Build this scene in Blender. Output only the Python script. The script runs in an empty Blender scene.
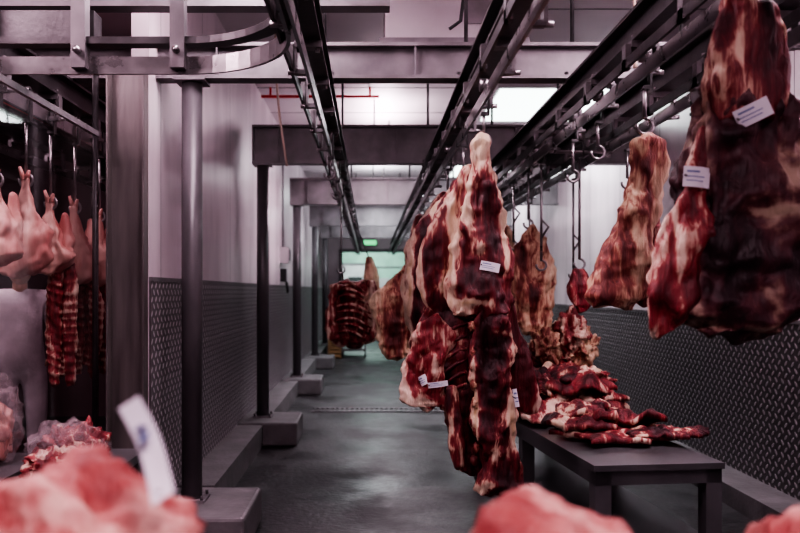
import bpy, math, random
from mathutils import Vector, noise, Matrix
from mathutils.bvhtree import BVHTree
random.seed(4)
F=778.0; CX=370.0; CY=291.0; H=1.45
def PX(px,D): return (px-CX)/F*D
def PZ(py,D): return H+(CY-py)/F*D
# ------------------------------------------------ materials
def newmat(name):
    m=bpy.data.materials.new(name); m.use_nodes=True
    return m,m.node_tree.nodes,m.node_tree.links,m.node_tree.nodes['Principled BSDF']
def ramp(n,stops):
    r=n.new('ShaderNodeValToRGB'); e=r.color_ramp.elements
    while len(e)<len(stops): e.new(0.5)
    for i,(p,c) in enumerate(stops):
        e[i].position=p; e[i].color=(c[0],c[1],c[2],1)
    return r
def simple(name,col,rough=.5,metal=0,var=.25,scale=6,bump=.1,stretch=(1,1,1),rvar=.15):
    m,n,l,b=newmat(name)
    tc=n.new('ShaderNodeTexCoord'); mp=n.new('ShaderNodeMapping'); mp.inputs['Scale'].default_value=stretch
    l.new(tc.outputs['Object'],mp.inputs[0])
    nz=n.new('ShaderNodeTexNoise'); nz.inputs['Scale'].default_value=scale; nz.inputs['Detail'].default_value=6
    l.new(mp.outputs[0],nz.inputs['Vector'])
    lo=[c*(1-var) for c in col]; hi=[min(1,c*(1+var)) for c in col]
    r=ramp(n,[(.3,lo),(.7,hi)]); l.new(nz.outputs['Fac'],r.inputs[0]); l.new(r.outputs[0],b.inputs['Base Color'])
    mr=n.new('ShaderNodeMapRange'); mr.inputs[3].default_value=max(0,rough-rvar); mr.inputs[4].default_value=min(1,rough+rvar)
    l.new(nz.outputs['Fac'],mr.inputs[0]); l.new(mr.outputs[0],b.inputs['Roughness'])
    b.inputs['Metallic'].default_value=metal
    if bump:
        bp=n.new('ShaderNodeBump'); bp.inputs['Strength'].default_value=bump; bp.inputs['Distance'].default_value=.01
        n2=n.new('ShaderNodeTexNoise'); n2.inputs['Scale'].default_value=scale*6; n2.inputs['Detail'].default_value=4
        l.new(mp.outputs[0],n2.inputs['Vector']); l.new(n2.outputs['Fac'],bp.inputs['Height']); l.new(bp.outputs[0],b.inputs['Normal'])
    return m
RED=[(0,(.016,.004,.007)),(.26,(.055,.008,.013)),(.40,(.125,.016,.023)),(.485,(.215,.034,.037)),(.52,(.34,.105,.088)),(.56,(.60,.36,.27)),(.66,(.76,.60,.46)),(1,(.68,.48,.27))]
SKIN=[(0,(.22,.025,.028)),(.3,(.36,.075,.070)),(.45,(.52,.20,.18)),(.62,(.70,.42,.36)),(1,(.82,.64,.56))]
PURP=[(0,(.010,.005,.008)),(.28,(.030,.010,.015)),(.42,(.075,.020,.028)),(.50,(.13,.042,.046)),(.55,(.27,.15,.12)),(.63,(.48,.35,.27)),(1,(.62,.50,.36))]
FRESH=[(0,(.045,.005,.009)),(.28,(.125,.012,.018)),(.44,(.26,.032,.038)),(.51,(.35,.080,.075)),(.555,(.58,.33,.26)),(.66,(.76,.58,.47)),(1,(.78,.63,.48))]
YEL=[(0,(.05,.010,.011)),(.25,(.14,.026,.025)),(.38,(.29,.080,.062)),(.44,(.46,.22,.15)),(.52,(.66,.44,.30)),(.7,(.80,.64,.45)),(1,(.70,.48,.24))]
def meat(name,stops,scale=3.6,stretch=(1.6,1.6,.42),amp=.85,fine=.28,rough=.46,bump=.55,fib=.14):
    m,n,l,b=newmat(name)
    tc=n.new('ShaderNodeTexCoord')
    def nzz(st,sc,dist,det=5):
        mp=n.new('ShaderNodeMapping'); mp.inputs['Scale'].default_value=st; mp.inputs['Rotation'].default_value=(.12,.25,0)
        l.new(tc.outputs['Object'],mp.inputs[0])
        q=n.new('ShaderNodeTexNoise'); q.inputs['Scale'].default_value=sc; q.inputs['Detail'].default_value=det; q.inputs['Distortion'].default_value=dist
        l.new(mp.outputs[0],q.inputs['Vector']); return q.outputs['Fac']
    n1=nzz(stretch,scale,1.2,4); n2=nzz(stretch,scale*5,.8,6); n3=nzz((3,3,.30),scale*6,.5,3)
    at=n.new('ShaderNodeAttribute'); at.attribute_name='fat'
    def math_(op,a,bv):
        q=n.new('ShaderNodeMath'); q.operation=op
        for i,v in enumerate((a,bv)):
            if isinstance(v,(int,float)): q.inputs[i].default_value=v
            else: l.new(v,q.inputs[i])
        return q.outputs[0]
    a=math_('MULTIPLY',math_('SUBTRACT',n1,.5),amp*1.5)
    c=math_('MULTIPLY',math_('SUBTRACT',n2,.5),fine*1.3)
    d=math_('MULTIPLY',math_('SUBTRACT',n3,.5),fib*2)
    s=math_('ADD',math_('ADD',math_('ADD',a,c),d),at.outputs['Fac'])
    r=ramp(n,stops); l.new(s,r.inputs[0]); l.new(r.outputs[0],b.inputs['Base Color'])
    mr=n.new('ShaderNodeMapRange'); mr.inputs[3].default_value=rough-.12; mr.inputs[4].default_value=rough+.25
    l.new(n2,mr.inputs[0]); l.new(mr.outputs[0],b.inputs['Roughness'])
    bp=n.new('ShaderNodeBump'); bp.inputs['Strength'].default_value=bump; bp.inputs['Distance'].default_value=.02
    l.new(math_('ADD',n2,math_('MULTIPLY',n3,.6)),bp.inputs['Height']); l.new(bp.outputs[0],b.inputs['Normal'])
    return m
M={}
M['beef']=meat('beef_muscle_and_fat',RED)
M['beef_fine']=meat('beef_cut_face',RED,scale=5,stretch=(1.5,1.5,.5))
M['purple']=meat('aged_beef_surface',PURP,scale=2.8,stretch=(1.0,1.0,.9),amp=.95,fib=.06,fine=.3)
M['fresh']=meat('fresh_red_meat',FRESH,scale=5)
M['yellow']=meat('fat_covered_beef',YEL,scale=4.5,amp=.8)
M['pink']=meat('pink_fatty_meat',SKIN,scale=5,amp=.9,stretch=(1,1,1),fib=0,fine=.35)
M['pig']=meat('pork_skin',SKIN,scale=3,amp=.5,fine=.15,bump=.15,rough=.4,fib=0)
M['steel']=simple('galvanised_steel',(.20,.183,.195),.5,.35,.3,5,.08)
M['rail']=simple('rail_steel',(.085,.079,.084),.42,.5,.35,8,.1)
M['track']=simple('polished_track_steel',(.32,.30,.31),.3,.8,.2,9,.05)
M['column']=simple('column_grey_paint',(.125,.115,.125),.42,.3,.25,3,.06,(1,1,.3))
M['post']=simple('brushed_steel_post',(.19,.165,.165),.42,.35,.35,3,.06,(4,4,.4))
M['table']=simple('stainless_table',(.16,.155,.165),.36,.5,.2,4,.05)
M['concrete']=simple('kerb_concrete',(.15,.142,.148),.65,0,.3,5,.4)
M['ceiling']=simple('ceiling_panel_white',(.70,.63,.66),.5,0,.06,2,.02)
M['dark']=simple('dark_plastic',(.03,.03,.032),.5,0,.2,5,.05)
M['maroon']=simple('side_room_wall_paint',(.10,.055,.068),.5,0,.3,2,.05)
M['unit']=simple('cooler_casing',(.48,.44,.46),.4,.1,.08,4,.02)
M['redpipe']=simple('red_pipe_paint',(.7,.03,.03),.4,0,.1,5,0)
M['cord']=simple('cord_beige',(.45,.33,.28),.6,0,.1,5,0)
M['cloth']=simple('white_coat_cloth',(.72,.66,.70),.8,0,.15,9,.4)
M['skinp']=simple('human_skin',(.50,.28,.21),.5,0,.08,8,.05)
M['hair']=simple('dark_hair',(.03,.02,.015),.6,0,.2,20,.2)
M['boot']=simple('white_rubber_boots',(.5,.5,.5),.4,0,.1,5,0)
M['green']=simple('far_room_green_wall',(.26,.40,.33),.5,0,.15,3,.02)
M['wood']=simple('wooden_crate',(.30,.17,.08),.6,0,.3,5,.2,(1,8,1))
m,n,l,b=newmat('clear_plastic_bag'); b.inputs['Base Color'].default_value=(.70,.58,.62,1); b.inputs['Roughness'].default_value=.15
b.inputs['Alpha'].default_value=.22
nz=n.new('ShaderNodeTexNoise'); nz.inputs['Scale'].default_value=9; nz.inputs['Distortion'].default_value=2
bp=n.new('ShaderNodeBump'); bp.inputs['Strength'].default_value=.9; bp.inputs['Distance'].default_value=.04
l.new(nz.outputs['Fac'],bp.inputs['Height']); l.new(bp.outputs[0],b.inputs['Normal']); M['bag']=m
m,n,l,b=newmat('window_glass'); n.remove(b); out=n['Material Output']
tr=n.new('ShaderNodeBsdfTransparent'); tr.inputs[0].default_value=(.96,.94,.95,1); gl=n.new('ShaderNodeBsdfGlossy'); gl.inputs['Roughness'].default_value=.03
mxs=n.new('ShaderNodeMixShader'); mxs.inputs[0].default_value=.15
l.new(tr.outputs[0],mxs.inputs[1]); l.new(gl.outputs[0],mxs.inputs[2]); l.new(mxs.outputs[0],out.inputs[0]); M['glass']=m
m,n,l,b=newmat('paper_tag'); b.inputs['Roughness'].default_value=.5; b.inputs['Base Color'].default_value=(.80,.80,.86,1); M['tag']=m
m,n,l,b=newmat('tag_print'); b.inputs['Roughness'].default_value=.5; b.inputs['Base Color'].default_value=(.20,.26,.45,1); M['print']=m
def emis(name,col,st):
    m,n,l,b=newmat(name); b.inputs['Base Color'].default_value=(.8,.8,.8,1)
    b.inputs['Emission Color'].default_value=(*col,1); b.inputs['Emission Strength'].default_value=st; return m
M['tube']=emis('lamp_diffuser_cool',(.85,1,.95),3.6)
M['tubep']=emis('lamp_diffuser_pink',(1,.8,.86),6)
M['exit']=emis('exit_sign_green',(.1,1,.35),1.0)
m,n,l,b=newmat('white_insulated_panel')
tc=n.new('ShaderNodeTexCoord'); sp=n.new('ShaderNodeSeparateXYZ'); l.new(tc.outputs['Object'],sp.inputs[0])
nz=n.new('ShaderNodeTexNoise'); nz.inputs['Scale'].default_value=1.6; nz.inputs['Detail'].default_value=6
mp=n.new('ShaderNodeMapping'); mp.inputs['Scale'].default_value=(1,1.5,.5); l.new(tc.outputs['Object'],mp.inputs[0]); l.new(mp.outputs[0],nz.inputs['Vector'])
r=ramp(n,[(.3,(.56,.46,.51)),(.6,(.76,.65,.70))]); l.new(nz.outputs['Fac'],r.inputs[0])
fr=n.new('ShaderNodeMath'); fr.operation='PINGPONG'; fr.inputs[1].default_value=.575; l.new(sp.outputs['Y'],fr.inputs[0])
lt=n.new('ShaderNodeMath'); lt.operation='LESS_THAN'; lt.inputs[1].default_value=.006; l.new(fr.outputs[0],lt.inputs[0])
mx=n.new('ShaderNodeMix'); mx.data_type='RGBA'; l.new(lt.outputs[0],mx.inputs[0]); l.new(r.outputs[0],mx.inputs[6]); mx.inputs[7].default_value=(.25,.21,.23,1)
l.new(mx.outputs[2],b.inputs['Base Color']); b.inputs['Roughness'].default_value=.36
M['wall']=m
def tread(name,S,lo,hi):
    m,n,l,b=newmat(name)
    tc=n.new('ShaderNodeTexCoord'); sp=n.new('ShaderNodeSeparateXYZ'); l.new(tc.outputs['Object'],sp.inputs[0])
    def mt(op,a,bv=0.0):
        q=n.new('ShaderNodeMath'); q.operation=op
        for i,v in enumerate((a,bv)):
            if isinstance(v,(int,float)): q.inputs[i].default_value=v
            else: l.new(v,q.inputs[i])
        return q.outputs[0]
    u=mt('MULTIPLY',mt('ADD',sp.outputs['Y'],sp.outputs['Z']),S); v=mt('MULTIPLY',mt('SUBTRACT',sp.outputs['Y'],sp.outputs['Z']),S)
    fu=mt('SUBTRACT',mt('FRACT',u),.5); fv=mt('SUBTRACT',mt('FRACT',v),.5)
    par=mt('ABSOLUTE',mt('MODULO',mt('ADD',mt('FLOOR',u),mt('FLOOR',v)),2.0))
    def ell(a,c): return mt('SQRT',mt('ADD',mt('POWER',mt('ABSOLUTE',mt('MULTIPLY',a,4.6)),2.0),mt('POWER',mt('ABSOLUTE',mt('MULTIPLY',c,2.2)),2.0)))
    e1=ell(fu,fv); e2=ell(fv,fu)
    dd=mt('ADD',mt('MULTIPLY',e1,par),mt('MULTIPLY',e2,mt('SUBTRACT',1.0,par)))
    hh=n.new('ShaderNodeMapRange'); l.new(dd,hh.inputs[0]); hh.inputs[1].default_value=1.0; hh.inputs[2].default_value=.65; hh.inputs[3].default_value=0; hh.inputs[4].default_value=1
    bp=n.new('ShaderNodeBump'); bp.inputs['Strength'].default_value=1; bp.inputs['Distance'].default_value=.012
    l.new(hh.outputs[0],bp.inputs['Height']); l.new(bp.outputs[0],b.inputs['Normal'])
    r=ramp(n,[(0,lo),(1,hi)]); l.new(hh.outputs[0],r.inputs[0]); l.new(r.outputs[0],b.inputs['Base Color'])
    b.inputs['Metallic'].default_value=.35; b.inputs['Roughness'].default_value=.42; return m
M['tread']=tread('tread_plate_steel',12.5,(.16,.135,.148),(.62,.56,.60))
M['tread2']=tread('darker_tread_plate_steel',12.5,(.085,.075,.081),(.34,.31,.33))  # same plate pattern in darker tones, for the right wall
m,n,l,b=newmat('wet_concrete_floor')
tc=n.new('ShaderNodeTexCoord'); nz=n.new('ShaderNodeTexNoise'); nz.inputs['Scale'].default_value=1.3; nz.inputs['Detail'].default_value=8; nz.inputs['Roughness'].default_value=.65
l.new(tc.outputs['Object'],nz.inputs['Vector'])
r=ramp(n,[(.3,(.018,.0165,.018)),(.7,(.048,.045,.049))]); l.new(nz.outputs['Fac'],r.inputs[0]); l.new(r.outputs[0],b.inputs['Base Color'])
r2=ramp(n,[(.4,(.30,.30,.30)),(.62,(.62,.62,.62))]); l.new(nz.outputs['Fac'],r2.inputs[0]); l.new(r2.outputs[0],b.inputs['Roughness'])
n2=n.new('ShaderNodeTexNoise'); n2.inputs['Scale'].default_value=25; l.new(tc.outputs['Object'],n2.inputs['Vector'])
bp=n.new('ShaderNodeBump'); bp.inputs['Strength'].default_value=.35; bp.inputs['Distance'].default_value=.01; l.new(n2.outputs['Fac'],bp.inputs['Height']); l.new(bp.outputs[0],b.inputs['Normal'])
M['floor']=m
# ------------------------------------------------ mesh builder
class MB:
    def __init__(s): s.v=[];s.f=[];s.m=[];s.sm=[];s.fat=[];s.mats=[]
    def mi(s,k):
        if k not in s.mats: s.mats.append(k)
        return s.mats.index(k)
    def add(s,vs,fs,mat,smooth=False,fat=None):
        o=len(s.v); i=s.mi(mat)
        s.v+= [tuple(a) for a in vs]; s.fat+= (fat if fat else [.5]*len(vs))
        for f in fs: s.f.append(tuple(a+o for a in f)); s.m.append(i); s.sm.append(smooth)
    def box(s,x0,x1,y0,y1,z0,z1,mat,rz=0,piv=None):
        vs=[Vector((x,y,z)) for x in(x0,x1) for y in(y0,y1) for z in(z0,z1)]
        if rz:
            p=Vector(piv) if piv else Vector(((x0+x1)/2,(y0+y1)/2,0)); R=Matrix.Rotation(rz,3,'Z')
            vs=[R@(a-p)+p for a in vs]
        s.add(vs,[(0,1,3,2),(4,6,7,5),(0,4,5,1),(2,3,7,6),(0,2,6,4),(1,5,7,3)],mat)
    def tube(s,path,r,mat,n=8,fat=None):
        P=[Vector(p) for p in path]; rs=r if isinstance(r,(list,tuple)) else [r]*len(P)
        vs=[];fs=[]; up=None
        for i,p in enumerate(P):
            t=(P[min(i+1,len(P)-1)]-P[max(i-1,0)]).normalized()
            if up is None: up=t.orthogonal().normalized()
            up=(up-t*up.dot(t)); up=up.normalized() if up.length>1e-5 else t.orthogonal().normalized()
            w=t.cross(up)
            for j in range(n):
                a=2*math.pi*j/n; vs.append(p+(up*math.cos(a)+w*math.sin(a))*rs[i])
        for i in range(len(P)-1):
            for j in range(n):
                a=i*n+j;b_=i*n+(j+1)%n; fs.append((a,b_,b_+n,a+n))
        fs.append(tuple(range(n))[::-1]); fs.append(tuple(range((len(P)-1)*n,len(P)*n)))
        s.add(vs,fs,mat,True,[fat]*len(vs) if fat is not None else None)
    def sweep(s,path,w,h,mat):
        P=[Vector(p) for p in path]; vs=[];fs=[]
        for i,p in enumerate(P):
            t=(P[min(i+1,len(P)-1)]-P[max(i-1,0)]); t.z=0; t.normalize(); sd=Vector((t.y,-t.x,0))
            for a,c in((-1,-1),(1,-1),(1,1),(-1,1)): vs.append(p+sd*a*w/2+Vector((0,0,c*h/2)))
        for i in range(len(P)-1):
            for j in range(4):
                a=i*4+j;b_=i*4+(j+1)%4; fs.append((a,b_,b_+4,a+4))
        fs.append((3,2,1,0)); k=(len(P)-1)*4; fs.append((k,k+1,k+2,k+3))
        s.add(vs,fs,mat)
    def lobe(s,rows,D,mat,t=.6,tmax=.2,base=.45,patches=(),ribs=None,n=80,m=56,amp=.012,seed=0,world=False,edge=.0,sq=.68,freq=7,dy=0,lean=0,smooth_=False):
        if not world: R=[(PZ(y,D),PX(a,D),PX(b,D)) for y,a,b in rows]
        else: R=list(rows)
        sm=[]
        for i in range(n+1):
            q=i/n*(len(R)-1); k=min(int(q),len(R)-2); f=q-k
            p0=R[max(k-1,0)];p1=R[k];p2=R[k+1];p3=R[min(k+2,len(R)-1)]
            sm.append([.5*((2*p1[c])+(-p0[c]+p2[c])*f+(2*p0[c]-5*p1[c]+4*p2[c]-p3[c])*f*f+(-p0[c]+3*p1[c]-3*p2[c]+p3[c])*f**3) for c in range(3)])
        vs=[];fat=[];fs=[]
        so=Vector((seed*3.7,seed*1.3,seed*7.1)); z0=sm[0][0]
        for i,(z,a,b_) in enumerate(sm):
            e=min(1,min(i,n-i)/3.0); e=math.sin(e*math.pi/2)*.6+.4 if e<1 else 1
            w=max(.006,(b_-a)/2)*e; cx=(a+b_)/2; ty=min(tmax,w*t+.008)*(e if e<1 else 1); yc=D+dy+lean*(z0-z)
            for j in range(m):
                th=2*math.pi*j/m; c=math.cos(th); sn=math.sin(th)
                ex=math.copysign(abs(c)**sq,c); fy=math.copysign(abs(sn)**(sq+.15),sn)
                x=cx+w*ex; y=yc-ty*fy
                p=Vector((x,y,z))
                sc=min(1,w/.06)
                if amp:
                    g=Vector((x*2.2,y*2.2,z*.5))
                    d=(noise.noise(p*freq+so)*amp*1.6+noise.noise(p*freq*3.1+so)*amp*.7-abs(noise.noise(g*freq+so))*amp*2.2+amp*.5-abs(noise.noise(g*freq*2.3-so))*amp*.9)*sc
                    zz=z+noise.noise(p*freq*1.7-so)*amp*.7
                    if min(i,n-i)<8: zz+=noise.noise(Vector((x*16,y*16,seed)))*amp*1.8*(8-min(i,n-i))/8
                else: d=0; zz=z
                fa=base+edge*max(0,abs(c)-.55)/.45
                if ribs and sn>-.2:
                    rf,sl,ra,rfat=ribs; ph=(z+sl*(x-cx)+ .06*noise.noise(p*4+so))*rf
                    k=.5+.9*abs(noise.noise(p*5-so))
                    sv=math.sin(ph); d+=ra*sv; fa+=(rfat*max(0,sv)-rfat*.35)*k
                x+=c*d; y-=sn*d
                if patches:
                    px=CX+x/D*F; py=CY-(z-H)/D*F
                    wx=noise.noise(p*11+so)*5; wz_=noise.noise(p*9-so)*6
                    for (ax,ay,rx,ry,val) in patches:
                        g=math.exp(-(((px+wx-ax)/rx)**2+((py+wz_-ay)/ry)**2)); fa+=val*g
                vs.append((x,y,zz)); fat.append(fa)
        for i in range(n):
            for j in range(m):
                a=i*m+j;b2=i*m+(j+1)%m; fs.append((a,b2,b2+m,a+m))
        fs.append(tuple(range(m))[::-1]); fs.append(tuple(range(n*m,(n+1)*m)))
        s.add(vs,fs,mat,True,fat)
    def blob(s,c,r,mat,base=.45,amp=.1,seed=0,freq=2.2,rz=0,flat=-.55,n=36,m=56,tilt=0,edge=0,stripe=None,ridge=0):
        vs=[];fs=[];fat=[];so=Vector((seed*5.1,seed*2.3,seed)); R=Matrix.Rotation(rz,3,'Z')@Matrix.Rotation(tilt,3,'Y')
        for i in range(n+1):
            ph=math.pi*i/n
            for j in range(m):
                th=2*math.pi*j/m; d=Vector((math.sin(ph)*math.cos(th),math.sin(ph)*math.sin(th),math.cos(ph)))
                k=1+noise.noise(d*freq+so)*amp*2+noise.noise(d*freq*3+so)*amp*.7-abs(noise.noise(d*freq*1.7-so))*ridge
                p=d*k
                fa=base+edge*max(0,1-abs(d.z)*2.5)
                if stripe:
                    sv=math.sin(p.x*stripe[0]+noise.noise(d*2+so)*3); fa+=stripe[1]*sv; p.z+=stripe[2]*sv*5*abs(d.z)
                p.z=max(p.z,flat)
                q=R@Vector((p.x*r[0],p.y*r[1],p.z*r[2]))+Vector(c); vs.append(q); fat.append(fa)
        for i in range(n):
            for j in range(m):
                a=i*m+j;b2=i*m+(j+1)%m; fs.append((a,a+m,b2+m,b2))
        s.add(vs,fs,mat,True,fat)
    def sheet(s,c,rx,ry,mat,base,seed,amp,rz=0,th=.018,zf=.0,n=56,edgef=.08,droop=0):
        so=Vector((seed*4.3,seed*1.9,seed)); R=Matrix.Rotation(rz,3,'Z'); vs=[];fs=[];fat=[]; NR=16
        for side in(1,-1):
            for i in range(NR+1):
                f=i/NR
                for j in range(n):
                    a=2*math.pi*j/n; ca,sa=math.cos(a),math.sin(a)
                    rag=1+.5*noise.noise(Vector((ca*1.6,sa*1.6,0))+so)+.28*noise.noise(Vector((ca*5,sa*5,0))+so)+.12*noise.noise(Vector((ca*12,sa*12,0))+so)
                    x=f*rx*rag*ca; y=f*ry*rag*sa
                    q=R@Vector((x,y,0))
                    h=amp*(noise.noise(Vector((q.x*7,q.y*7,0))+so)+.8*abs(noise.noise(Vector((q.x*14,q.y*14,3))+so)))-droop*f**3
                    tt=th*(1-f**6*.5)*(1+.7*noise.noise(Vector((q.x*12,q.y*12,9))+so))
                    z=h+ (tt if side>0 else -tt*.6)
                    vs.append(Vector(c)+Vector((q.x,q.y,max(z,.601-c[2])))); fat.append(base+edgef*max(0,f-.85)/.15+.45*noise.noise(Vector((q.x*9,q.y*9,5))+so))
        o=(NR+1)*n
        for i in range(NR):
            for j in range(n):
                a=i*n+j;b2=i*n+(j+1)%n; fs.append((a,a+n,b2+n,b2)); fs.append((o+a,o+b2,o+b2+n,o+a+n))
        for j in range(n):
            a=NR*n+j;b2=NR*n+(j+1)%n; fs.append((a,o+a,o+b2,b2))
        s.add(vs,fs,mat,True,fat)
    def tag(s,px,py,w=.07,h=.05,ang=0):
        bv=BVHTree.FromPolygons([Vector(a) for a in s.v],s.f)
        o=Vector((0,0,H)); d=Vector(((px-CX)/F,1,(CY-py)/F)).normalized()
        hit,nr,_,_=bv.ray_cast(o,d)
        if hit is None: return
        nn=Vector((0,-1,0))*.6+ (nr if nr.dot(d)<0 else -nr)*.4; nn.normalize()
        rt=nn.cross(Vector((0,0,1)))*-1; rt.normalize(); 
        if rt.x<0: rt=-rt
        up=rt.cross(-nn)*-1
        if up.z<0: up=-up
        R=Matrix.Rotation(ang,3,nn); rt=R@rt; up=R@up; c=hit+nn*.02
        def quad(x0,x1,y0,y1,off,mat):
            vs=[];fs=[];N=6
            for i in range(N+1):
                for yy in(y0,y1):
                    xx=x0+(x1-x0)*i/N; vs.append(c+rt*xx+up*yy+nn*(off-.010*(xx/w*2)**2))
            for i in range(N): fs.append((2*i,2*i+2,2*i+3,2*i+1))
            s.add(vs,fs,mat,True)
        quad(-w/2,w/2,-h/2,h/2,0,'tag'); quad(-w/2,w/2,-h/2,h/2,-.002,'tag')
        quad(-w*.4,w*.05,h*.2,h*.30,.0012,'print'); quad(-w*.4,w*.25,-.02*h,.03*h,.0012,'print'); quad(-w*.4,w*.2,-.22*h,-.17*h,.0012,'print')
        s.tube([c-rt*w*.45-nn*.025+up*.01,c-rt*w*.45+nn*.003],.003,'dark',6)
    def finish(s,name,parent=None):
        lo=Vector((min(a[i] for a in s.v) for i in range(3))); hi=Vector((max(a[i] for a in s.v) for i in range(3)))
        c=(lo+hi)/2; c.z=lo.z
        me=bpy.data.meshes.new(name+'_mesh'); me.from_pydata([Vector(a)-c for a in s.v],[],s.f)
        for k in s.mats: me.materials.append(M[k])
        me.polygons.foreach_set('material_index',s.m); me.polygons.foreach_set('use_smooth',s.sm)
        at=me.attributes.new('fat','FLOAT','POINT'); at.data.foreach_set('value',s.fat)
        me.update(); ob=bpy.data.objects.new(name,me); ob.location=c; bpy.context.collection.objects.link(ob)
        if parent: ob.parent=parent
        return ob
def B(name,*a,**k):
    b=MB(); b.box(*a,**k); return b.finish(name)
# ------------------------------------------------ room shell
XL=-1.25; XR=2.7; ZC=3.7; YB=21
B('floor',-5,XR,-1.5,25.2,-.1,0,'floor')
w=MB(); w.box(-5,XR,-1.5,25.2,ZC,ZC+.1,'ceiling')
for k in range(22): w.box(-5,XR,-1+k*1.2,-.985+k*1.2,ZC-.004,ZC,'steel')
w.finish('ceiling')
w=MB(); w.box(XL-.1,XL,4.4,YB,0,ZC,'wall'); w.finish('wall_left')
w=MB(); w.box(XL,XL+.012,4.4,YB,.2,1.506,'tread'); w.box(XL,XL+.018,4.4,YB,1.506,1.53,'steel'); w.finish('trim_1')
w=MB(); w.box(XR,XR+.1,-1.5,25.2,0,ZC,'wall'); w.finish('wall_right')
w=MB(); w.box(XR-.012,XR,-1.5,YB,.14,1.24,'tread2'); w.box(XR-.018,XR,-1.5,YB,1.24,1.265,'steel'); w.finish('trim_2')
w=MB(); w.box(-5,-1.35,9,9.1,0,ZC,'maroon'); w.finish('wall_side_room_back')
w=MB(); w.box(-5.1,-5,-1.5,9.1,0,ZC,'maroon'); w.finish('wall_side_room_left')
w=MB(); w.box(XL-.1,-.83,YB,YB+.12,0,ZC,'wall'); w.box(1.03,XR,YB,YB+.12,0,ZC,'wall'); w.box(-.83,1.03,YB,YB+.12,2.58,ZC,'wall'); w.finish('wall_back')
w=MB(); w.box(XL-.1,XR,25,25.1,0,ZC,'green'); w.box(XL-.1,XL,YB+.12,25,0,ZC,'wall'); w.finish('wall_far_room')
w=MB()
for x0 in(-.83,.95): w.box(x0,x0+.08,YB-.05,YB+.14,0,2.58,'steel')
w.box(-.83,1.03,YB-.05,YB+.14,2.5,2.58,'steel'); w.finish('door_1')
w=MB()
w.box(-.95,-.90,24.9,24.99,0,2.35,'steel'); w.box(-.05,.0,24.9,24.99,0,2.35,'steel'); w.box(-.95,0,24.9,24.99,2.3,2.35,'steel'); w.box(-.9,-.05,24.94,24.99,0,2.3,'unit')
w.box(-.7,-.25,24.93,24.94,1.4,1.9,'dark'); w.box(-.16,-.12,24.90,24.94,1.0,1.1,'track'); w.finish('door_2')
w=MB(); w.box(-.2,.2,YB-.1,YB-.05,2.66,2.84,'unit'); w.box(-.17,.17,YB-.11,YB-.1,2.69,2.81,'exit'); w.finish('exit_sign')
w=MB(); w.box(XL,-1.0,5,YB,0,.2,'concrete'); w.finish('baseboard_left')
w=MB(); w.box(2.42,XR,-1.5,YB,0,.14,'concrete'); w.finish('baseboard_right')
w=MB()
w.box(-.7,2.0,9.3,9.34,.0,.012,'steel'); w.box(-.7,2.0,9.56,9.6,0,.012,'steel')
for i in range(45): w.box(-.68+i*.06,-.66+i*.06,9.34,9.56,0,.01,'rail')
w.finish('floor_drain_grate')
ys=[4.59,7.63,11.19,14.8,18.2]
for i,y in enumerate(ys):
    p=MB(); p.box(-1.245,-.68,y-.38,y+.3,0,.22,'concrete'); ob=p.finish('concrete_plinth')
    bv=ob.modifiers.new('bev','BEVEL'); bv.width=.02; bv.segments=2
    c=MB(); c.tube([(-1.05,y,.22),(-1.05,y,2.69)],.06,'column',24); c.box(-1.14,-.96,y-.09,y+.09,.22,.235,'steel')
    c.box(-1.14,-.96,y-.09,y+.09,2.675,2.69,'steel')
    for sx in(-1,1):
        for sy in(-1,1): c.tube([(-1.05+sx*.072,y+sy*.072,.235),(-1.05+sx*.072,y+sy*.072,.26)],.01,'rail',6)
    c.finish('support_column')
    z1=2.90 if i==0 else 3.07
    xr=2.0 if i==0 else XR; xl=-4.9 if i==0 else -1.15
    b=MB(); zt=z1
    b.box(xl,xr,y-.06,y+.06,2.69,2.71,'steel'); b.box(xl,xr,y-.06,y+.06,zt-.02,zt,'steel'); b.box(xl,xr,y-.01,y+.01,2.71,zt-.02,'steel')
    b.box(xl,xl+.015,y-.06,y+.06,2.71,zt-.02,'steel')
    for k in range(6):
        xx=-.9+k*.58
        b.box(xx,xx+.01,y-.055,y-.01,2.71,zt-.02,'steel')
    for xx in(-.27,.57,1.2,1.85):
        if xx<xr:
            b.tube([(xx,y+.03,zt),(xx,y+.03,ZC)],.012,'rail',6)
            for sx in(-.05,.05): b.tube([(xx+sx,y-.04,2.66),(xx+sx,y-.04,2.73)],.012,'rail',6)
    b.finish('crossbeam')
p=MB(); p.box(-1.46,-1.252,4.38,4.39,0,2.69,'post'); p.box(-1.46,-1.452,4.3,4.38,0,2.69,'post'); p.box(-1.26,-1.252,4.3,4.38,0,2.69,'post')
p.finish('steel_post')
p=MB(); p.tube([(-1.56,4.42,0),(-1.56,4.42,2.68)],.018,'rail',8); p.finish('vertical_pipe')
p=MB(); p.add([(-1.5,.6,.06),(-1.5,4.29,.06),(-1.5,4.29,2.30),(-1.5,.6,2.30)],[(0,1,2,3)],'glass'); p.box(-1.51,-1.49,.6,4.29,0,.06,'steel'); p.box(-1.508,-1.492,.6,4.29,2.30,2.33,'steel'); p.finish('window_1')
b=MB(); b.box(-4.9,.1,3.9,4.0,2.88,3.02,'steel'); b.box(-4.9,.1,3.86,4.04,3.02,3.04,'steel'); b.finish('upper_left_beam')
ZT=2.42
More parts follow.
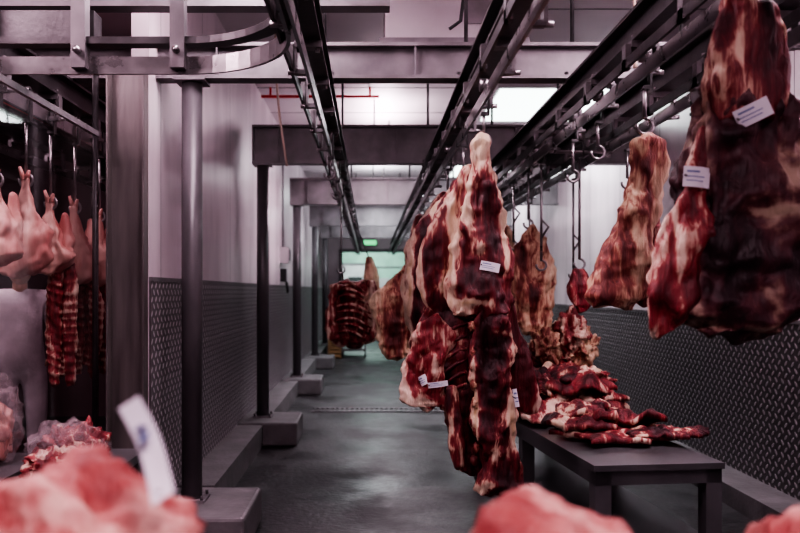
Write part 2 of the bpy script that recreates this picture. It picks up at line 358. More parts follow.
def rail(x,y0,y1,side=1):
    r=MB()
    r.box(x-.055,x+.055,y0,y1,2.67,2.685,'rail'); r.box(x-.008,x+.008,y0,y1,2.56,2.67,'rail'); r.box(x-.055,x+.055,y0,y1,2.545,2.56,'rail')
    r.box(x-.007,x+.007,y0,y1,ZT-.035,ZT+.03,'track')
    r.box(x-.085,x-.073,y0,y1,ZT+.0,ZT+.045,'rail')
    y=y0+.2
    while y<y1:
        s=side
        r.box(x-.06,x+.06,y-.03,y+.03,2.515,2.545,'steel')
        r.box(min(x+s*.05,x+s*.065),max(x+s*.05,x+s*.065),y-.025,y+.025,ZT-.01,2.53,'steel')
        r.box(min(x,x+s*.06),max(x,x+s*.06),y-.02,y+.02,ZT-.02,ZT+.0,'steel')
        r.box(x-.085,x-.06,y-.025,y+.025,ZT+.0,2.53,'steel')
        for q in(-.04,.04): r.tube([(x+q,y,2.50),(x+q,y,2.575)],.011,'track',6)
        r.tube([(x+s*.03,y,ZT-.01),(x+s*.09,y,ZT-.01)],.012,'track',6)
        y+=.62
    return r.finish('overhead_rail')
rail(-.27,-.5,20.5,-1); rail(.57,-.5,20.5,1); rail(1.2,-.5,20.5,1); rail(1.62,1.0,20.5,1); rail(-1.79,2.9,8.9,1); rail(-2.5,2.9,8.9,1)
r=MB()
cx0,cy0,rad=-.8,2.85,.5
path=[(-4.8+i*.4,3.35) for i in range(10)]+[(cx0+rad*math.sin(a),cy0+rad*math.cos(a)) for a in [k*math.pi/2/12 for k in range(13)]]+[(-.30,2.5),(-.30,1.6)]
r.sweep([(a,b,ZT+.0) for a,b in path],.016,.075,'track'); r.sweep([(a-.0,b+.08 if a<-.85 else b,ZT+.19) for a,b in path[:10]],.1,.12,'rail')
r.sweep([(a,b,ZT+.1) for a,b in path],.07,.03,'rail')
for k in range(1,10,1):
    a=-4.6+k*.42
    r.box(a-.03,a+.03,3.30,3.36,ZT-.02,ZT+.5,'steel'); r.tube([(a,3.27,ZT+.05),(a,3.36,ZT+.05)],.015,'track',6)
r.finish('curved_switch_rail')
def trolley(mb,x,y,zb,hook=True):
    mb.tube([(x-.02,y,ZT+.062),(x+.02,y,ZT+.062)],.034,'track',14)
    mb.box(x+.018,x+.028,y-.018,y+.018,ZT-.08,ZT+.08,'rail'); mb.box(x-.012,x+.028,y-.018,y+.018,ZT-.09,ZT-.075,'rail')
    zt=ZT-.08; mb.tube([(x,y,zt),(x,y,zb+.06)],.009,'track',6)
    pts=[(x+.035*math.sin(a),y,zb+.03+.035*math.cos(a)) for a in [k*math.pi/7 for k in range(0,12)]]
    mb.tube(pts,.008,'track',6)
# ------------------------------------------------ carcasses
D=3.9
c=MB()
c.lobe([(300,430,490),(315,420,508),(335,417,514),(360,424,514),(385,434,512),(410,442,512),(440,449,512),(466,454,510),(480,470,508)],D,'beef_fine',.30,.09,.36,
  [(460,400,4,60,.25),(430,330,8,20,-.1),(450,370,20,30,-.05)],seed=1,dy=.09,edge=.2,n=130,m=72,amp=.022)
c.lobe([(163,466,478),(190,450,478),(215,436,472),(240,423,464),(265,418,457),(290,420,452),(310,430,454),(318,438,448)],D,'beef',.5,.12,.44,
  [(430,262,10,24,-.3),(452,210,4,34,.28),(440,292,15,6,.25),(421,260,3,40,.25)],seed=2,dy=.06,edge=.15,n=100,m=72)
c.lobe([(134,477,488),(143,473,491),(155,474,490),(172,470,494),(195,466,500),(215,460,504),(240,452,507),(265,448,511),(290,446,512),(302,448,512),(311,452,508),(318,470,500)],D,'beef',.5,.14,.47,
  [(483,142,8,12,.25),(482,165,4,16,.12),(484,200,9,24,-.25),(503,215,4,60,.25),(466,205,4,30,.22),(451,270,3,34,.3),(492,245,12,10,-.15),(478,250,7,9,.25),(475,283,20,14,-.22),(463,240,4,18,-.2),(470,304,18,4,.32),(500,300,8,5,-.15)],seed=3,amp=.022,edge=.1,n=130,m=80)
c.lobe([(308,478,502),(326,470,511),(350,467,514),(372,471,509),(395,474,515),(420,470,513),(440,473,519),(470,476,523),(484,473,521),(493,478,506)],D,'beef_fine',.28,.06,.31,
  [(486,375,7,30,-.12),(509,430,4,50,.36),(473,420,2.5,70,.38),(497,455,10,14,.25),(500,335,10,4,.3),(490,484,18,5,.28),(485,410,12,3,.25)],seed=4,dy=-.04,edge=.12,n=120,m=72,amp=.026)
c.lobe([(318,424,446),(338,414,454),(358,407,446),(374,400,442),(390,396,444),(402,402,450),(410,424,448)],D,'fresh',.35,.06,.39,[(404,392,5,20,.3),(408,400,14,5,.3),(425,406,20,4,.35),(432,350,4,30,.2)],seed=5,dy=.03,edge=.2,amp=.022)
c.lobe([(300,508,516),(325,507,524),(355,507,534),(385,510,542),(405,514,547),(418,524,538)],D,'fresh',.5,.08,.32,[(544,395,3,24,.3)],seed=6,dy=.1)
c.lobe([(385,444,458),(420,447,462),(450,450,466),(468,454,464)],D,'beef_fine',.5,.05,.44,seed=7,dy=-.02,patches=[(450,430,3,40,.3)])
for k in range(6):
    P=[]; ln=random.uniform(.6,1)
    for q in range(10):
        f=q/9*ln; px=467-(36-1.5*k)*f; py=324+k*12+24*f-5*math.sin(f*math.pi)+random.uniform(-.6,.6)
        P.append((PX(px,D),D+.004-.012*math.sin(f*math.pi)+.03*f,PZ(py,D)))
    c.tube(P,[.005+.005*math.sin(.3+q/9*2.5) for q in range(10)],'beef',8,fat=.46+.05*(k%3))
for k in range(8):
    py=330+k*19+random.uniform(-5,5)
    c.blob((PX(471+.3*k+random.uniform(-2,2),D),D-.052,PZ(py,D)),(.016,.02,.026),'yellow',.38-.06*(k%2),.3,seed=90+k,flat=-2,n=12,m=16)
c.tag(490,267,.095,.045,-.2); c.tag(424,380,.045,.05,.5); c.tag(438,384,.1,.028,.15); c.tag(515,398,.025,.09,.1)
trolley(c,.57,D,2.17); c.finish('hanging_beef_carcass')
def bc(D,lobes,x,top,name='hanging_beef_carcass',tags=()):
    c=MB()
    for L in lobes: 
        k=dict(L[2]); c.lobe(L[0],D,L[1],**k)
    for t in tags: c.tag(*t)
    if x is not None: trolley(c,x,D,top)
    return c.finish(name)
bc(4.75,[([(178,452,463),(200,440,470),(225,418,475),(250,408,470),(280,403,465),(310,404,460),(340,410,456),(370,420,452),(400,430,446)],'beef_fine',dict(t=.4,tmax=.12,base=.45,edge=.2,seed=11,amp=.018,patches=[(410,270,3,50,.3),(425,235,6,20,-.2),(418,290,4,40,-.2),(433,215,4,30,.25)]))],.57,2.11)
bc(5.7,[([(192,438,452),(215,425,458),(245,410,455),(275,402,450),(310,403,448),(350,410,440)],'fresh',dict(t=.4,tmax=.12,base=.44,edge=.2,seed=12)),
        ([(266,402,414),(284,386,416),(300,374,416),(320,377,412),(340,376,410),(352,380,410),(359,386,396)],'yellow',dict(t=.35,tmax=.1,base=.46,edge=.15,seed=13,amp=.024,patches=[(395,335,8,14,-.3),(384,300,6,12,.15)]))],.57,2.13)
D=7.3; c=MB()
c.lobe([(281,338,368),(288,330,374),(304,332,378),(318,328,376),(332,325,375),(341,332,371),(346,338,362)],D,'fresh',t=.3,tmax=.10,base=.44,edge=.1,seed=14,amp=.026,dy=.05)
for k in range(8):
    y0=285+k*7.2+random.uniform(-1.5,1.5)
    P=[]
    for q in range(9):
        f=q/8; px=333+ (40-abs(k-4)*2)*f; py=y0+6*f-7*math.sin(f*math.pi)
        P.append((PX(px,D),D-.04-.03*math.sin(f*math.pi),PZ(py,D)))
    c.tube(P,[.006+.007*math.sin(q/8*math.pi) for q in range(9)],'fresh',8,fat=.48+.08*(k%2))
c.lobe([(280,366,374),(300,370,380),(325,370,379),(342,362,372)],D,'fresh',t=.8,tmax=.06,base=.5,seed=19,dy=0)
c.lobe([(284,334,346),(300,329,338),(320,326,336),(340,328,342)],D,'fresh',t=.8,tmax=.06,base=.5,seed=20,dy=-.04,amp=.024)
c.lobe([(256,366,372),(268,365,376),(285,366,380),(305,370,380)],D,'yellow',t=.8,tmax=.1,base=.7,seed=15,dy=.1)
c.finish('hanging_rib_rack')
h=MB(); x=-.27; trolley(h,x,7.3,1.62); h.tube([(x,7.3,1.7),(x+.02,7.28,1.55)],.008,'track',6); h.tube([(0.0,7.4,1.74),(-.26,7.4,2.42)],.006,'track',6); h.finish('meat_hook')
bc(8.6,[([(215,416,424),(235,410,430),(262,405,432),(300,406,430),(345,410,426)],'beef',dict(t=.5,tmax=.12,base=.45,seed=17))],.57,2.3)
D=2.49
c=MB()
c.lobe([(-12,728,752),(5,716,770),(30,710,780),(60,706,786),(90,704,788),(125,708,778)],D,'beef',t=.5,tmax=.09,base=.48,seed=21,patches=[(716,40,8,50,-.2),(762,20,5,40,-.25),(740,70,20,12,-.12),(738,20,12,30,.14)],edge=.1,dy=.0)
c.lobe([(66,722,780),(92,704,796),(120,692,808),(155,684,818),(195,678,826),(235,672,830),(275,668,828),(305,672,815),(324,692,800),(335,716,770)],D,'purple',t=.42,tmax=.16,base=.45,seed=22,
  patches=[(785,170,40,22,.14),(735,130,40,14,-.12),(730,240,50,35,-.18),(780,265,30,12,-.18),(700,150,8,40,.2),(715,198,20,7,.2),(765,212,50,5,.25),(690,280,5,40,.2),(740,328,60,6,.15)],amp=.024,n=120,m=90,dy=.03)
c.lobe([(130,696,708),(165,684,712),(205,672,714),(235,662,712),(265,655,706),(295,648,696),(320,643,680),(336,648,666)],D,'fresh',t=.45,tmax=.09,base=.40,seed=23,patches=[(676,270,4,60,.25),(660,310,12,20,-.15),(692,220,4,40,.2)],dy=-.02,edge=.12,amp=.022)
c.tag(695,178,.085,.065,-.1); c.tag(752,113,.11,.06,.45)
trolley(c,1.2,D,2.34); c.finish('hanging_beef_carcass')
D=3.4
c=MB()
c.lobe([(134,640,650),(142,630,662),(155,629,666),(170,630,667),(190,627,664),(215,617,660),(240,606,656),(262,598,652),(282,592,648),(298,591,642),(308,600,628)],D,'yellow',t=.45,tmax=.12,base=.47,seed=25,
  patches=[(646,200,4,40,-.3),(612,270,10,20,-.2),(632,250,4,40,.15),(640,165,6,12,-.25),(600,300,8,8,-.2)],amp=.018,n=120,m=70)
c.lobe([(210,650,662),(240,646,667),(265,642,669),(290,638,666),(306,640,655)],D,'fresh',t=.6,base=.5,seed=26,dy=.05)
trolley(c,1.2,D,2.14); c.finish('hanging_beef_carcass')
bc(5.9,[([(226,526,538),(240,519,544),(262,513,550),(285,511,553),(305,513,553),(322,518,550),(334,526,545)],'yellow',dict(t=.45,tmax=.16,base=.50,seed=27,amp=.024,patches=[(532,295,8,12,-.35),(522,255,5,12,-.3)])),],1.2,1.93)
bc(7.2,[([(225,503,509),(245,497,516),(275,493,520),(310,497,516)],'yellow',dict(t=.5,tmax=.16,base=.52,seed=28))],1.2,2.1)
bc(7.9,[([(236,526,532),(250,517,541),(275,514,546),(300,516,546),(318,524,538)],'yellow',dict(t=.5,tmax=.16,base=.46,seed=128))],1.62,2.0)
c=MB(); c.lobe([(268,574,583),(278,570,589),(292,568,592),(304,571,592),(312,577,587)],5.2,'fresh',t=.55,tmax=.1,base=.43,seed=29); trolley(c,1.40,5.2,1.60)
c.tube([(1.2,5.2,ZT-.04),(1.62,5.2,ZT-.04)],.012,'track',8); c.finish('hanging_beef_cut')
for (x,y,zb) in [(1.2,5.45,1.6),(1.62,6.2,1.55),(1.2,6.5,1.8),(1.2,4.6,2.1),(1.62,4.9,2.1),(1.2,4.1,2.15),(1.62,3.9,2.1),(-.27,5.2,2.2),(-.27,6.3,2.2)]:
    h=MB(); trolley(h,x,y,zb)
    if zb<1.9:
        h.tube([(x,y,zb+.35),(x+.05,y,zb+.30),(x,y,zb+.22)],.008,'track',6)
    h.finish('meat_hook')
for i,Dp in enumerate([3.72,4.05,4.36,4.72,5.15]):
    c=MB(); x=-1.79; k=random.uniform(-.06,.03); s=i+40; wv=random.uniform(.95,1.15)
    zb=1.50+random.uniform(-.04,.06)
    if i<2: zb+=.06
    c.lobe([(2.02+k,x-.03,x+.02),(1.93+k,x-.035,x+.03),(1.84+k,x-.07*wv,x+.06),(1.74+k,x-.12*wv,x+.11*wv),(1.64,x-.15*wv,x+.13*wv),(zb+.05,x-.15*wv,x+.10*wv),(zb,x-.12,x+.02)],Dp,'pig',t=.5,tmax=.085,base=.60,world=True,seed=s,n=60,m=48,amp=.018,edge=-.08)
    if i%2==0: c.lobe([(1.95+k,x+.05,x+.08),(1.85+k,x+.03,x+.10),(1.72,x+.0,x+.12),(1.6,x-.02,x+.1)],Dp+.04,'pig',t=.6,tmax=.05,base=.55,world=True,seed=s+5,n=40,m=32,amp=.01)
    if i>1:
        for (xa,xb,yy) in [(-.14,-.04,0),(-.03,.05,.03),(.05,.13,.05)]:
            if i==2 and xa<-.1: continue
            q=random.uniform(-.02,.02); zl=random.uniform(.88,.98)
            c.lobe([(1.60,x+xa+.02,x+xb-.01),(1.5,x+xa,x+xb),(1.35,x+xa+q,x+xb+q),(1.15,x+xa+q,x+xb+q*.5),(1.0,x+xa+.01,x+xb-.01),(zl,x+xa+.02,x+xb-.02)],Dp+yy,'fresh',t=.55,tmax=.04,base=.47,world=True,seed=s+xa*50,n=90,m=32,amp=.012,ribs=(random.uniform(120,150),random.uniform(.1,.6),.003,.16),edge=.1)
    c.tube([(x-.01,Dp,2.0+k),(x-.03,Dp-.01,2.07+k)],[.018,.008],'pig',8)
    c.tube([(x-.0,Dp,2.0+k),(x+.02,Dp-.01,2.05+k)],[.018,.008],'pig',8)
    trolley(c,x,Dp,1.97+k); c.finish('hanging_pork_side')
for i,Dp in enumerate([7.0,7.5]):
    c=MB(); x=-2.5; s=60+i
    c.lobe([(2.1,x-.03,x+.03),(1.9,x-.08,x+.08),(1.7,x-.13,x+.13),(1.5,x-.13,x+.12),(1.2,x-.12,x+.12),(.95,x-.08,x+.08)],Dp,'pig',t=.6,tmax=.1,base=.55,world=True,seed=s,n=40,m=32)
    trolley(c,x,Dp,2.06); c.finish('hanging_pork_side')
def bench(x0,x1,y0,y1,z):
    b=MB(); b.box(x0,x1,y0,y1,z-.04,z,'table')
    for xx in(x0+.02,x1-.06):
        for yy in(y0+.03,y1-.08): b.box(xx,xx+.04,yy,yy+.04,0,z-.04,'table')
    b.finish('low_steel_bench')
bench(-1.475,-1.12,2.95,3.9,.66); bench(-2.3,-1.54,3.1,3.8,.66)
c=MB()
c.blob((-1.25,3.40,.76),(.10,.15,.11),'fresh',.46,.2,seed=3,freq=3,ridge=.3); c.blob((-1.36,3.43,.75),(.09,.15,.10),'fresh',.40,.2,seed=4,freq=3,ridge=.3); c.blob((-1.30,3.25,.72),(.13,.13,.08),'fresh',.5,.2,seed=6,freq=3,ridge=.3)
c.blob((-1.305,3.35,.76),(.155,.2,.13),'bag',.5,.12,seed=9,freq=3,flat=-.75,ridge=.2); c.finish('bagged_meat')
c=MB(); c.blob((-1.72,3.55,.86),(.12,.14,.22),'bag',.5,.2,seed=12,freq=2.5,flat=-.9,ridge=.3); c.blob((-1.72,3.55,.80),(.08,.1,.14),'pig',.55,.18,seed=13,freq=2.5,flat=-.9); c.finish('plastic_wrapped_carcass_cut')
# ------------------------------------------------ table
tp=(1.09,3.78,0); rz=math.radians(6)
b=MB()
def tb(x0,x1,y0,y1,z0,z1): b.box(x0,x1,y0,y1,z0,z1,'table',rz=rz,piv=tp)
tb(1.09,1.76,3.78,6.3,.57,.60); tb(1.10,1.75,3.79,3.81,.50,.57); tb(1.10,1.12,3.79,6.29,.50,.57); tb(1.73,1.75,3.79,6.29,.50,.57)
for xx in(1.10,1.67):
    for yy in(3.79,4.98,6.2): tb(xx,xx+.08,yy,yy+.08,0,.57)
tb(1.14,1.7,3.86,6.25,.2,.22)
b.finish('steel_table')
c=MB()
c.sheet((1.42,4.43,.635),.33,.25,'fresh',.37,21,.03,.1,.028)
c.sheet((1.60,4.34,.655),.22,.14,'beef_fine',.38,22,.03,-.2,.022)
c.sheet((1.27,4.52,.68),.22,.18,'beef',.42,23,.05,.4,.035)
c.sheet((1.43,4.50,.70),.24,.14,'fresh',.34,24,.06,-.15,.03)
c.sheet((1.25,4.58,.74),.17,.13,'beef_fine',.45,25,.05,.5,.035)
c.blob((1.33,4.60,.69),(.2,.14,.08),'beef',.42,.25,seed=27,ridge=.5,flat=-.9)
c.finish('cut_of_beef')
c=MB()
for i in range(10):
    f=i/9; x=random.uniform(1.14,1.50); y=5.15+random.uniform(-.08,.1); sc=1-.3*f
    c.sheet((x,y,.66+i*.026),.30*sc,.24*sc,['beef','beef_fine','fresh'][i%3],random.uniform(.33,.49),30+i,.06,random.uniform(-.5,.5),.030,droop=.06)
for i in range(4):
    c.blob((random.uniform(1.1,1.55),5.12+random.uniform(-.08,.08),.74+.04*i),(.16,.15,.07),['beef','fresh'][i%2],.40+.05*(i%3),.25,seed=130+i,ridge=.6,flat=-1.2,rz=i)
c.finish('stack_of_beef_cuts')
c=MB()
for i,(px,py,rx,rz_,mat,bs) in enumerate([(546,346,.11,.15,'yellow',.50),(571,332,.12,.17,'fresh',.46),(583,350,.11,.15,'yellow',.46),(560,354,.09,.13,'fresh',.44),(540,360,.08,.1,'fresh',.40),(556,336,.08,.12,'yellow',.52)]):
    Dq=5.75+.04*i; c.blob((PX(px,Dq),Dq,PZ(py,Dq)),(rx,.13,rz_),mat,bs,.2,seed=50+i,freq=2.4,flat=-2,ridge=.6,tilt=.3*(i%3-1))
c.blob((1.4,5.8,.74),(.3,.25,.17),'fresh',.4,.15,seed=58,freq=2.4,flat=-.78)
c.finish('pile_of_meat_joints')
# ------------------------------------------------ foreground counter and meat
b=MB(); b.box(-.75,.95,.55,1.32,.93,.97,'table')
for xx in(-.72,.88):
    for yy in(.58,1.25): b.box(xx,xx+.04,yy,yy+.04,0,.93,'table')
b.finish('front_counter')
c=MB()
c.blob((-.41,1.08,1.075),(.165,.16,.145),'pink',.45,.14,seed=71,freq=1.8,flat=-.7,ridge=.15); c.blob((-.55,1.0,1.05),(.13,.15,.13),'pink',.44,.12,seed=72,freq=1.8,flat=-.6,ridge=.1)
c.blob((-.28,1.05,1.02),(.09,.1,.07),'pink',.48,.12,seed=75,freq=1.8,flat=-.7)
def card(c,p0,p1,wd,mat,off=0):
    p0=Vector(p0);p1=Vector(p1); t=(p1-p0).normalized(); sd=t.cross(Vector((0,-1,0))).normalized(); nn=Vector((0,-1,0)); vs=[];fs=[]
    for i in range(9):
        q=p0.lerp(p1,i/8)+Vector((0,.02*math.sin(i/8*3.1),0))+nn*off
        vs+= [q-sd*wd/2,q+sd*wd/2]
    for i in range(8): fs.append((2*i,2*i+1,2*i+3,2*i+2))
    c.add(vs,fs,mat,True)
card(c,(PX(118,.92),.96,PZ(407,.92)),(PX(172,.92),.88,PZ(490,.92)),.030,'tag')
card(c,(PX(133,.92),.94,PZ(430,.92)),(PX(141,.92),.93,PZ(442,.92)),.014,'print',.004)
c.tube([(PX(166,.92),.89,PZ(486,.92)),(PX(158,1.0),1.02,PZ(500,1.0))],.003,'dark',6)
c.finish('pork_joint')
c=MB(); c.blob((.25,1.08,1.045),(.13,.16,.120),'pink',.48,.12,seed=73,freq=1.8,flat=-.6,ridge=.1); c.blob((.37,1.05,1.01),(.11,.14,.085),'pink',.46,.12,seed=76,flat=-.4); c.finish('pork_joint')
c=MB(); c.blob((.66,1.08,1.02),(.13,.16,.12),'pink',.46,.12,seed=74,freq=1.8,flat=-.41); c.finish('pork_joint')
# ------------------------------------------------ ceiling things
b=MB(); b.box(.1,1.0,5.1,5.9,3.10,3.50,'unit'); b.box(.06,1.04,5.06,5.94,3.05,3.10,'steel')
for xx in(.15,.9):
    for yy in(5.2,5.8): b.tube([(xx,yy,3.5),(xx,yy,ZC)],.012,'steel',6)
b.box(.62,.95,5.085,5.1,3.2,3.42,'steel')
for fx in(.33,.77):
    for rr in(.05,.09,.13,.165): b.tube([(fx+rr*math.cos(a*math.pi/12),5.5+rr*math.sin(a*math.pi/12),3.04) for a in range(25)],.005,'rail',6)
    b.tube([(fx,5.5,3.02),(fx,5.5,3.05)],.05,'dark',16)
b.finish('ceiling_cooler_unit')
b=MB(); b.tube([(-1.2,8.6,3.6),(.1,8.6,3.6)],.016,'redpipe',8); b.tube([(-1.1,8.6,3.6),(-1.1,8.6,ZC)],.012,'redpipe',8); b.tube([(0,8.6,3.6),(0,8.6,ZC)],.012,'redpipe',8); b.finish('red_pipe')
b=MB(); b.tube([(-2.9,3.4,2.9),(-2.9,8.8,3.0)],.018,'redpipe',8); b.tube([(-2.9,8.6,3.0),(-2.9,8.6,ZC)],.012,'redpipe',8); b.tube([(-2.9,4,2.92),(-2.9,4,ZC)],.012,'redpipe',8); b.finish('red_pipe')
b=MB(); b.tube([(PX(275,6.2),6.2,ZC),(PX(276,6.2),6.2,PZ(75,6.2)),(PX(280,6.2),6.2,PZ(120,6.2)),(PX(287,6.2),6.2,PZ(166,6.2))],.010,'cord',6); b.finish('pull_cord')
b=MB(); b.tube([(PX(617,4.6),4.3,ZC),(PX(617,4.6),4.3,PZ(0,4.3)),(PX(618,4.6),4.3,PZ(62,4.3)),(PX(618,4.6),4.3,PZ(68,4.3))],[.009,.009,.009,.016],'cord',6); b.finish('pull_cord')
b=MB(); b.tube([(.6,5.0,ZC),(.6,4.95,3.35),(.57,4.9,3.15),(.50,4.9,3.1)],.012,'dark',6); b.finish('hanging_cable')
b=MB(); yb=10.9; b.box(XL,XL+.12,yb-.13,yb+.13,1.84,2.06,'unit'); b.box(XL+.12,XL+.13,yb-.1,yb+.1,1.87,2.03,'steel'); b.tube([(XL+.03,yb,2.06),(XL+.03,yb,3.65)],.014,'steel',8)
b.box(XL,XL+.08,yb-.06,yb+.06,1.58,1.76,'dark'); b.tube([(XL+.09,yb-.03,1.58),(XL+.11,yb-.03,1.45),(XL+.09,yb+.05,1.42),(XL+.06,yb+.05,1.6)],.01,'dark',6); b.finish('wall_control_box')
def fixture(x,y,lx,ly,col,power,mat='tube',drop=0.0,up=0):
    z=ZC-drop
    b=MB(); b.box(x-lx/2-.03,x+lx/2+.03,y-ly/2-.03,y+ly/2+.03,z-.08,z,'unit'); b.box(x-lx/2,x+lx/2,y-ly/2,y+ly/2,z-.10,z-.08,mat)
    if drop:
        for sx in(-.4,.4): b.tube([(x+sx*lx,y+sx*ly,z),(x+sx*lx,y+sx*ly,ZC)],.008,'rail',6)
    ob=b.finish('ceiling_light_or_added_fill')  # name shared by real ceiling lights and the added fill lamps
    def al(pw,dz,rot):
        L=bpy.data.lights.new('lamp_glow','AREA'); L.shape='RECTANGLE'; L.size=lx; L.size_y=ly; L.energy=pw; L.color=col
        lo=bpy.data.objects.new('lamp_glow',L); bpy.context.collection.objects.link(lo); lo.parent=ob; lo.location=(0,0,dz); lo.rotation_euler=(rot,0,0)
    al(power,-.02,0)
    if up: al(up,.12,math.pi)  # added upward fill that brightens the ceiling
COOL=(.92,.95,1.0); PINK=(1,.70,.82); PW=(1,.80,.90)
fixture(2.0,9.1,1.2,1.5,COOL,60)
fixture(2.0,14.0,1.0,1.3,COOL,45)
fixture(.15,9.7,.25,1.4,PW,46,'tubep',.40,32)  # invented fill lamp, hidden behind a crossbeam to brighten the ceiling
fixture(.15,13.6,.25,1.4,COOL,42,'tube',.50,30)  # another added fill lamp, out of sight behind the next crossbeam
fixture(.4,17.0,1.0,1.0,COOL,50)
fixture(.1,23,1.2,1.2,(.75,1,.93),150)
fixture(.2,-.4,1.5,.25,PINK,98,'tubep',.35,18); fixture(1.95,3.2,.25,1.5,PW,56,'tubep',.3,62)  # second lamp here is added out of view to lift the ceiling
fixture(-.65,3.6,.25,1.4,PW,38,'tubep',.3,62)  # added out of view, throws light up onto ceiling and left wall
fixture(-2.4,2.4,1.2,.25,PINK,70,'tubep',.3,12); fixture(-3.1,4.9,.25,1.2,PINK,48,'tubep')  # last lamp is added to brighten the worker in the side room
c=MB()
for k in range(5): c.box(-.9,-.62,16.7,17.1,.02+k*.09,.09+k*.09,'wood')
for xx in(-.9,-.65): c.box(xx,xx+.03,16.69,17.11,0,.46,'wood')
c.finish('wooden_crate')
c=MB()
for xx in(-.62,-.12):
    for yy in(17.0,17.7): c.box(xx,xx+.03,yy,yy+.03,.1,1.55,'steel'); c.tube([(xx,yy,.06),(xx+.03,yy,.06)],.06,'dark',12)
for zz in(.14,.6,1.05,1.5): c.box(-.62,-.09,17.0,17.73,zz,zz+.03,'steel')
c.box(-.56,-.15,17.08,17.6,.63,.85,'dark'); c.box(-.56,-.2,17.08,17.6,1.08,1.25,'green'); c.blob((-.36,17.3,.26),(.2,.25,.10),'fresh',.45,.2,seed=88,flat=-.9,n=14,m=20)
c.finish('wheeled_rack_trolley')
c=MB()
for xx in(.15,1.1):
    for yy in(23.4,23.9): c.box(xx,xx+.05,yy,yy+.05,0,2.2,'steel')
for zz in(.3,.9,1.5,2.15):
    c.box(.15,1.15,23.4,23.95,zz,zz+.04,'steel')
    if zz<2: c.box(.22,.6,23.45,23.85,zz+.04,zz+.34,'unit'); c.box(.65,1.05,23.45,23.85,zz+.04,zz+.27,'dark')
c.finish('storage_shelving')
# ------------------------------------------------ worker
root=bpy.data.objects.new('worker',None); bpy.context.collection.objects.link(root); wx,wy=-2.52,5.6; root.location=(wx,wy,0); root.rotation_euler=(0,0,math.radians(25))
def skin(name,vs,es,rs,mat,rootv=0):
    me=bpy.data.meshes.new(name); me.from_pydata(vs,es,[]); ob=bpy.data.objects.new(name,me); bpy.context.collection.objects.link(ob); ob.parent=root
    md=ob.modifiers.new('s','SKIN'); md.use_smooth_shade=True
    for i,r in enumerate(rs):
        me.skin_vertices[0].data[i].radius=r if isinstance(r,tuple) else (r,r)
    me.skin_vertices[0].data[rootv].use_root=True
    sb=ob.modifiers.new('d','SUBSURF'); sb.levels=2; sb.render_levels=2; me.materials.append(M[mat]); return ob
skin('coat_and_trousers',[(0,0,.92),(0,0,1.12),(0,0,1.33),(0,0,1.44),(.17,0,1.40),(.25,-.06,1.14),(.24,-.28,1.02),(-.17,0,1.40),(-.25,-.04,1.14),(-.2,-.27,1.02),(.1,0,.86),(.11,-.02,.48),(.11,0,.14),(-.1,0,.86),(-.11,-.02,.48),(-.11,0,.14)],
 [(0,1),(1,2),(2,3),(2,4),(4,5),(5,6),(2,7),(7,8),(8,9),(0,10),(10,11),(11,12),(0,13),(13,14),(14,15)],
 [(.17,.13),(.155,.115),(.17,.12),(.07,.07),.075,.058,.045,.075,.058,.045,.10,.075,.06,.10,.075,.06],'cloth')
hd=MB(); W=dict(world=True,m=24,amp=0,sq=.95)
hd.lobe([(1.735,-.05,.05),(1.70,-.075,.075),(1.65,-.082,.082),(1.60,-.08,.08),(1.55,-.07,.07),(1.51,-.045,.045),(1.49,-.02,.02)],-.02,'skinp',t=1.15,tmax=.1,n=30,**W)
hd.tube([(0,0,1.42),(0,-.01,1.54)],.052,'skinp',12)
hd.tube([(0,-.105,1.635),(0,-.135,1.595),(0,-.11,1.585)],[.01,.016,.012],'skinp',8)
for sx in(-1,1):
    hd.tube([(sx*.08,0,1.64),(sx*.092,.005,1.62),(sx*.08,0,1.585)],.014,'skinp',8); hd.tube([(sx*.032,-.1,1.63),(sx*.032,-.112,1.63)],.011,'hair',8)
hd.tube([(-.025,-.106,1.553),(0,-.112,1.55),(.025,-.106,1.553)],.006,'redpipe',6)
hd.lobe([(1.76,-.04,.04),(1.74,-.07,.07),(1.70,-.088,.088),(1.665,-.092,.092)],-.01,'cloth',t=1.15,tmax=.115,n=20,**W)
hd.finish('head',root)
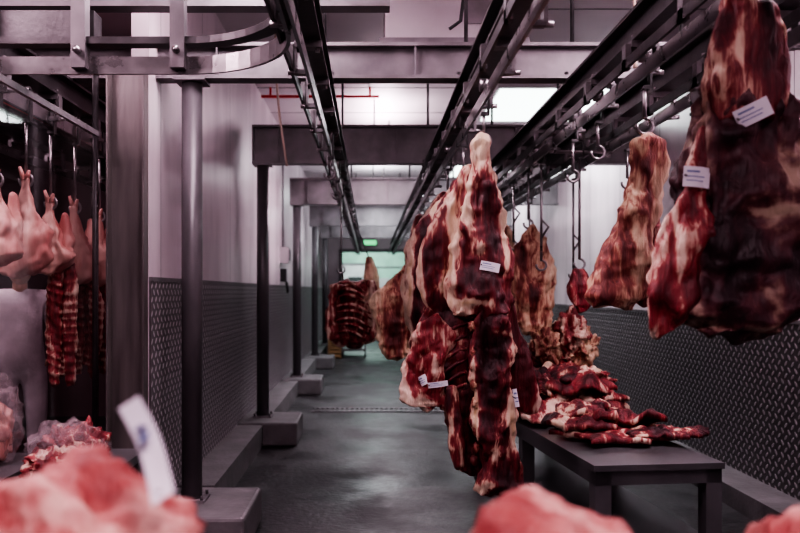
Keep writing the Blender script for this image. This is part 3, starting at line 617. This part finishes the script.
for sx in(-1,1):
    hn=MB(); bx=sx*.23; wyy=-.30
    hn.lobe([(1.03,bx-.025,bx+.025),(1.0,bx-.04,bx+.04),(.96,bx-.042,bx+.042),(.935,bx-.035,bx+.035)],wyy,'skinp',t=.5,tmax=.018,n=14,**W)
    for k,(o,ln) in enumerate([(-.03,.07),(-.01,.08),(.01,.075),(.03,.06)]):
        hn.tube([(bx+o,wyy,.94),(bx+o,wyy-.01,.94-ln*.5),(bx+o,wyy-.005+.03,.94-ln)],[.010,.009,.007],'skinp',8)
    hn.tube([(bx-sx*.035,wyy,.99),(bx-sx*.065,wyy-.01,.965),(bx-sx*.07,wyy-.005,.93)],[.012,.011,.008],'skinp',8)
    hn.finish('hand_'+('left' if sx>0 else 'right'),root)
    bt=MB(); bt.lobe([(.28,sx*.11-.06,sx*.11+.06),(.15,sx*.11-.055,sx*.11+.055),(.06,sx*.11-.055,sx*.11+.055),(.0,sx*.11-.05,sx*.11+.05)],.0,'boot',t=1.1,tmax=.07,n=16,**W)
    bt.blob((sx*.11,-.08,.035),(.052,.13,.05),'boot',amp=0,flat=-.7,n=14,m=20); bt.finish('boot_'+('left' if sx>0 else 'right'),root)
# ------------------------------------------------ world, camera
wd=bpy.data.worlds.new('w'); bpy.context.scene.world=wd; wd.use_nodes=True
wd.node_tree.nodes['Background'].inputs[0].default_value=(.95,.66,.82,1); wd.node_tree.nodes['Background'].inputs[1].default_value=.09
try:
    bpy.context.scene.view_settings.look='AgX - High Contrast'; bpy.context.scene.view_settings.exposure=.05
except Exception as e: print(e)
cam=bpy.data.cameras.new('camera'); cam.lens=35.0*F/777.78; cam.sensor_width=36; cam.shift_x=30/800; cam.shift_y=24.5/800; cam.clip_start=.05
cam.dof.use_dof=True; cam.dof.focus_distance=3.9; cam.dof.aperture_fstop=2.2
co=bpy.data.objects.new('camera',cam); co.location=(0,0,H); co.rotation_euler=(math.radians(90),0,0); bpy.context.collection.objects.link(co)
bpy.context.scene.camera=co
